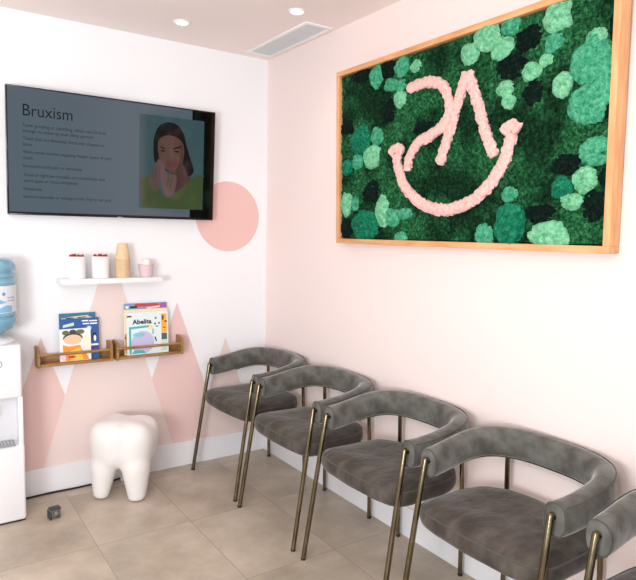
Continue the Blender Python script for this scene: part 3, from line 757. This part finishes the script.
bt, cv, th = book('pale mint picture book with purple shape and orange stripe in right rack', -0.796, -0.0515, 0.240, 0.241, 0.007, F('cover_mint', (224, 236, 240)), 0.06,
     [('cover_stripe', F('print_amber', (246, 176, 58)), rect(0.079, 0.112, 0.115, 0.225), 1), ('cover_figure', F('print_brown', (110, 66, 40)), ell(0.089, 0.202, 0.006, 0.016), 2), ('cover_figure', F('print_brown', (110, 66, 40)), ell(0.106, 0.180, 0.008, 0.006), 2),
      ('cover_mark', F('print_brown', (110, 66, 40)), rect(0.088, 0.106, 0.142, 0.147), 2),
      ('cover_block', F('print_slate', (84, 96, 100)), rect(0.079, 0.112, 0.075, 0.113), 1), ('cover_block', F('print_pale_green', (206, 222, 198)), rect(0.079, 0.112, 0.01, 0.073), 1),
      ('cover_frame', F('print_aqua', (72, 180, 184)), [(-0.108, 0.005), (-0.096, 0.005), (-0.096, 0.146), (0.01, 0.152), (0.01, 0.164), (-0.108, 0.158)], 1),
      ('cover_shape', F('print_lavender', (196, 190, 224)), ell(-0.03, 0.068, 0.066, 0.064), 2), ('cover_shade', F('print_soft_aqua', (130, 200, 214)), ell(-0.052, 0.112, 0.034, 0.013), 3),
      ('cover_shape_foot', F('print_aqua', (72, 180, 184)), [(-0.096, 0.006), (-0.01, 0.006), (-0.03, 0.022), (-0.08, 0.026)], 3),
      ('cover_spark', F('print_lemon', (238, 226, 130)), ell(0.016, 0.152, 0.012, 0.013), 3),
      ('cover_stem', F('print_aqua', (72, 180, 184)), rect(0.026, 0.033, 0.112, 0.142), 2), ('cover_stem', F('print_dark', (32, 34, 44)), [(0.036, 0.095), (0.044, 0.095), (0.052, 0.070), (0.046, 0.066)], 2),
      ('cover_leaf', F('print_leaf_green', (70, 150, 110)), ell(0.047, 0.202, 0.006, 0.007), 2),
      ('cover_dot', F('print_dark', (32, 34, 44)), ell(0.043, 0.170, 0.005, 0.006), 2), ('cover_dot', F('print_dark', (32, 34, 44)), ell(0.066, 0.172, 0.005, 0.006), 2),
      ('cover_curve', F('print_dark', (32, 34, 44)), [(0.045, 0.155), (0.054, 0.150), (0.062, 0.156), (0.061, 0.160), (0.054, 0.155), (0.046, 0.159)], 2),
      ('cover_mark', F('print_dark', (32, 34, 44)), rect(-0.118, -0.092, 0.214, 0.222), 2)])
tl = text_mesh('title', 'Abelita', 0.036, F('print_dark', (32, 34, 44)), cv, -0.088, 0.174, -th - 0.0008, 0.110, 0.0011)

# ------------------------------------------------------------------ water cooler and bottle
WX, WF, WB = -1.637, -0.277, -0.020
WW = 0.155
WC = thing('water_cooler', 'white floor standing water cooler at the left edge of the room', 'water cooler', (WX, 0, 0))
def slab(x0, x1, y0, y1, z0, z1, bev=0.006): b = bmesh.new(); box(b, x0, x1, y0, y1, z0, z1, bev, 3); return b
obj('cabinet', slab(-WW, WW, WF, WB, 0.006, 0.383, 0.012), M['white_plastic'], WC)
obj('housing', slab(-WW + 0.003, WW - 0.003, WF + 0.004, WB, 0.612, 0.872, 0.014), M['white_plastic'], WC)
obj('niche_wall', slab(-WW + 0.003, WW - 0.003, WF + 0.075, WB, 0.378, 0.616, 0.002), M['pale_plastic'], WC)
for s in (-1, 1):
    a, b = sorted((s * (WW - 0.003), s * (WW - 0.024))); obj('side_cheek', slab(a, b, WF + 0.004, WF + 0.09, 0.378, 0.618, 0.003), M['white_plastic'], WC)
tr = obj('drip_tray', slab(-0.115, 0.115, WF - 0.006, WF + 0.076, 0.383, 0.392, 0.002), M['grey_plastic'], WC)
bm = bmesh.new()
for k in range(15): box(bm, -0.105 + 0.0145 * k, -0.099 + 0.0145 * k, WF + 0.004, WF + 0.07, 0.392, 0.395)
obj('tray_grille', bm, M['steel'], tr)
obj('base_plinth', slab(-WW + 0.004, WW - 0.004, WF + 0.006, WB, 0.0, 0.007, 0.001), M['black_rubber'], WC)
for s, colr in ((-1, (196, 60, 56)), (1, (60, 110, 190))):
    bm = bmesh.new(); tube(bm, [(s * 0.028, WF + 0.076, 0.56), (s * 0.028, WF + 0.035, 0.56), (s * 0.028, WF + 0.02, 0.53)], 0.011, 12, up=Vector((1, 0, 0)))
    tp = obj('tap', bm, M['white_plastic'], WC)
    obj('tap_lever', slab(s * 0.028 - 0.012, s * 0.028 + 0.012, WF + 0.006, WF + 0.05, 0.570, 0.578, 0.002), F('lever_%d' % (s + 1), colr), tp)
bm = bmesh.new(); tube(bm, [(0.056 + 0.010 * math.cos(a), WF + 0.0032, 0.784 + 0.015 * math.sin(a)) for a in [(-2.4 + 4.8 * k / 20) for k in range(21)]], 0.0022, 8, up=Vector((0, 1, 0)))
tube(bm, [(0.046, WF + 0.0032, 0.784), (0.060, WF + 0.0032, 0.784)], 0.0022, 8)
tag(obj('emblem', bm, M['grey_plastic'], WC), 'small grey round emblem')
bm = bmesh.new(); lathe(bm, [(0.0, 0.0), (0.118, 0.0), (0.122, 0.004), (0.112, 0.016), (0.075, 0.03), (0.036, 0.036), (0.036, 0.034), (0.0, 0.033)], 40, 0.018, -0.142)
cl = obj('bottle_seat', bm, M['white_plastic'], WC); cl.location = (0, 0, 0.8722)

BX, BY, BZ = -1.619, -0.142, 0.9085
WBt = thing('water_bottle', 'blue water bottle upside down on the white water cooler', 'bottle', (BX, BY, BZ))
R = 0.136
prof = [(0.0, 0.0), (0.034, 0.0), (0.036, 0.004), (0.05, 0.006), (0.085, 0.014), (0.115, 0.032), (0.132, 0.058), (R, 0.075), (R, 0.082), (R - 0.011, 0.088), (R - 0.011, 0.092), (R, 0.099), (R, 0.108), (R - 0.004, 0.112),
        (R - 0.004, 0.246), (R, 0.250), (R, 0.268), (R - 0.009, 0.274), (R - 0.009, 0.279), (R, 0.285), (R, 0.297), (R - 0.012, 0.302), (R - 0.012, 0.306), (R - 0.002, 0.313), (R, 0.336), (R - 0.008, 0.357), (R - 0.03, 0.371), (0.06, 0.372), (0.0, 0.368)]
bm = bmesh.new(); lathe(bm, prof, 64); obj('bottle_body', bm, M['bottle_blue'], WBt, angle=75)
bm = bmesh.new(); lathe(bm, [(R - 0.0035, 0.114), (R - 0.002, 0.115), (R - 0.002, 0.243), (R - 0.0035, 0.244)], 64); lb = obj('bottle_label', bm, M['label_white'], WBt)
def on_label(name, a0, a1, pts_top, pts_bot, m):
    b = bmesh.new(); n = 14; A = []; B = []
    for k in range(n + 1):
        f = k / n; a = a0 + (a1 - a0) * f; r = R - 0.0012
        A.append(b.verts.new((r * math.cos(a), r * math.sin(a), pts_top(f)))); B.append(b.verts.new((r * math.cos(a), r * math.sin(a), pts_bot(f))))
    for k in range(n): b.faces.new((B[k], B[k + 1], A[k + 1], A[k]))
    obj(name, b, m, lb)
on_label('label_wave', -PI * 0.75, -PI * 0.22, lambda f: 0.140 + 0.012 * math.sin(f * 9), lambda f: 0.118, M['label_blue'])
on_label('label_wave', -PI * 0.75, -PI * 0.30, lambda f: 0.178 + 0.010 * math.sin(f * 11), lambda f: 0.162 + 0.006 * math.sin(f * 7), M['label_blue'])
on_label('label_drop', -PI * 0.36, -PI * 0.31, lambda f: 0.205 + 0.01 * math.sin(f * PI), lambda f: 0.205 - 0.008 * math.sin(f * PI), F('label_deep_blue', (110, 164, 212)))
on_label('label_stripe', -PI * 0.29, -PI * 0.16, lambda f: 0.19, lambda f: 0.184, F('label_grey_blue', (176, 190, 214)))
on_label('label_stripe', -PI * 0.29, -PI * 0.16, lambda f: 0.175, lambda f: 0.170, F('label_grey_blue', (176, 190, 214)))

# ------------------------------------------------------------------ floor stop, cable
t = thing('floor_stop', 'small dark metal floor stop with pale button on the tiles', 'door stop', (-1.365, -0.320, 0), (0, 0, 0.15))
bm = bmesh.new(); box(bm, -0.026, 0.026, -0.02, 0.02, 0.0, 0.050, 0.005); obj('stop_body', bm, M['dark_steel'], t)
bm = bmesh.new(); lathe(bm, [(0.0, 0.004), (0.007, 0.0035), (0.009, 0.0)], 20); o = obj('button', bm, M['steel'], t); o.rotation_euler = (PI / 2, 0, 0); o.location = (0.002, -0.02, 0.028)
bm = bmesh.new(); box(bm, -0.027, -0.018, -0.023, 0.021, 0.0, 0.044, 0.002); box(bm, -0.022, 0.028, -0.0215, 0.0215, 0.044, 0.053, 0.003); obj('rubber_edge', bm, flat('dark_grey_rubber', (62, 64, 60)), t)
bm = bmesh.new()
tube(bm, catmull([(-1.478, -0.016, 0.03), (-1.468, -0.020, 0.012), (-1.44, -0.024, 0.0052), (-1.32, -0.019, 0.006), (-1.2, -0.022, 0.0052), (-1.08, -0.019, 0.0052), (-1.0, -0.026, 0.0052), (-0.955, -0.034, 0.012)], 6), 0.005, 10)
cb = obj('power_cable', bm, M['black_rubber']); tag(cb, 'black power cable lying along the white baseboard', 'cable')
bm = bmesh.new(); box(bm, -0.957, -0.925, -0.054, -0.018, 0.0, 0.024, 0.004); obj('plug', bm, M['white_plastic'], cb)

# ------------------------------------------------------------------ light
W = bpy.data.worlds.new('daylight'); bpy.context.scene.world = W; W.use_nodes = True
bg = W.node_tree.nodes['Background']; bg.inputs['Color'].default_value = (0.955, 0.985, 1.0, 1); bg.inputs['Strength'].default_value = 0.7
def area(name, loc, target, sx, sy, power, col=(1, 1, 1)):
    l = bpy.data.lights.new(name, 'AREA'); l.shape = 'RECTANGLE'; l.size = sx; l.size_y = sy; l.energy = power; l.color = col
    o = bpy.data.objects.new(name, l); C.objects.link(o); o.location = loc
    o.rotation_euler = (Vector(target) - Vector(loc)).to_track_quat('-Z', 'Y').to_euler()
    return o
COOL_TINT = (0.955, 0.985, 1.0)
area('side_fill', (-4.3, -3.0, 1.2), (0, -2.6, 1.5), 3.0, 2.0, 22, COOL_TINT)  # added area light on the open left side, brightens walls and ceiling
area('rear_fill', (-3.0, -5.7, 1.2), (-2.1, 0, 1.8), 3.0, 2.0, 28, COOL_TINT)  # added large soft light from the rear, lifts back wall and ceiling
area('ceiling_fill', (-3.1, -3.2, 1.2), (-1.1, -1.3, 2.5), 0.7, 0.7, 72, COOL_TINT)  # unseen lamp added to throw light up onto the ceiling
area('photo_flash', (-2.2, -3.3, 2.0), (-1.2, -0.6, 0.8), 0.3, 0.3, 16, COOL_TINT)
for x, y in ((-0.701, -0.336), (-0.310, -0.829), (-1.6, -1.4), (-1.6, -2.8), (-0.5, -2.3)):
    l = bpy.data.lights.new('downlight_beam', 'SPOT'); l.energy = 4; l.spot_size = math.radians(120); l.spot_blend = 1.0; l.shadow_soft_size = 0.04; l.color = (1, 0.95, 0.9)
    o = bpy.data.objects.new('downlight_beam', l); C.objects.link(o); o.location = (x, y, H - 0.03)

# ------------------------------------------------------------------ camera
cam = bpy.data.cameras.new('camera'); co = bpy.data.objects.new('camera', cam); C.objects.link(co)
cam.lens = 607.5165 * 36.0 / 636.0; cam.sensor_width = 36.0; cam.clip_start = 0.02
yaw, pitch, roll = 0.599617288, -0.0927946088, 0.0186345616
f = Vector((math.sin(yaw) * math.cos(pitch), math.cos(yaw) * math.cos(pitch), math.sin(pitch)))
r = f.cross(Vector((0, 0, 1))).normalized(); u = r.cross(f)
r2 = r * math.cos(roll) + u * math.sin(roll); u2 = u * math.cos(roll) - r * math.sin(roll)
mw = Matrix((r2, u2, -f)).transposed().to_4x4(); mw.translation = Vector((-1.93492755, -3.4312684, 1.42575044))
co.matrix_world = mw
S = bpy.context.scene; S.camera = co
S.view_settings.view_transform = 'Standard'; S.view_settings.look = 'None'; S.view_settings.gamma = 1.0; S.view_settings.exposure = -0.17
S.view_settings.use_curve_mapping = False
S.cycles.use_denoising = True
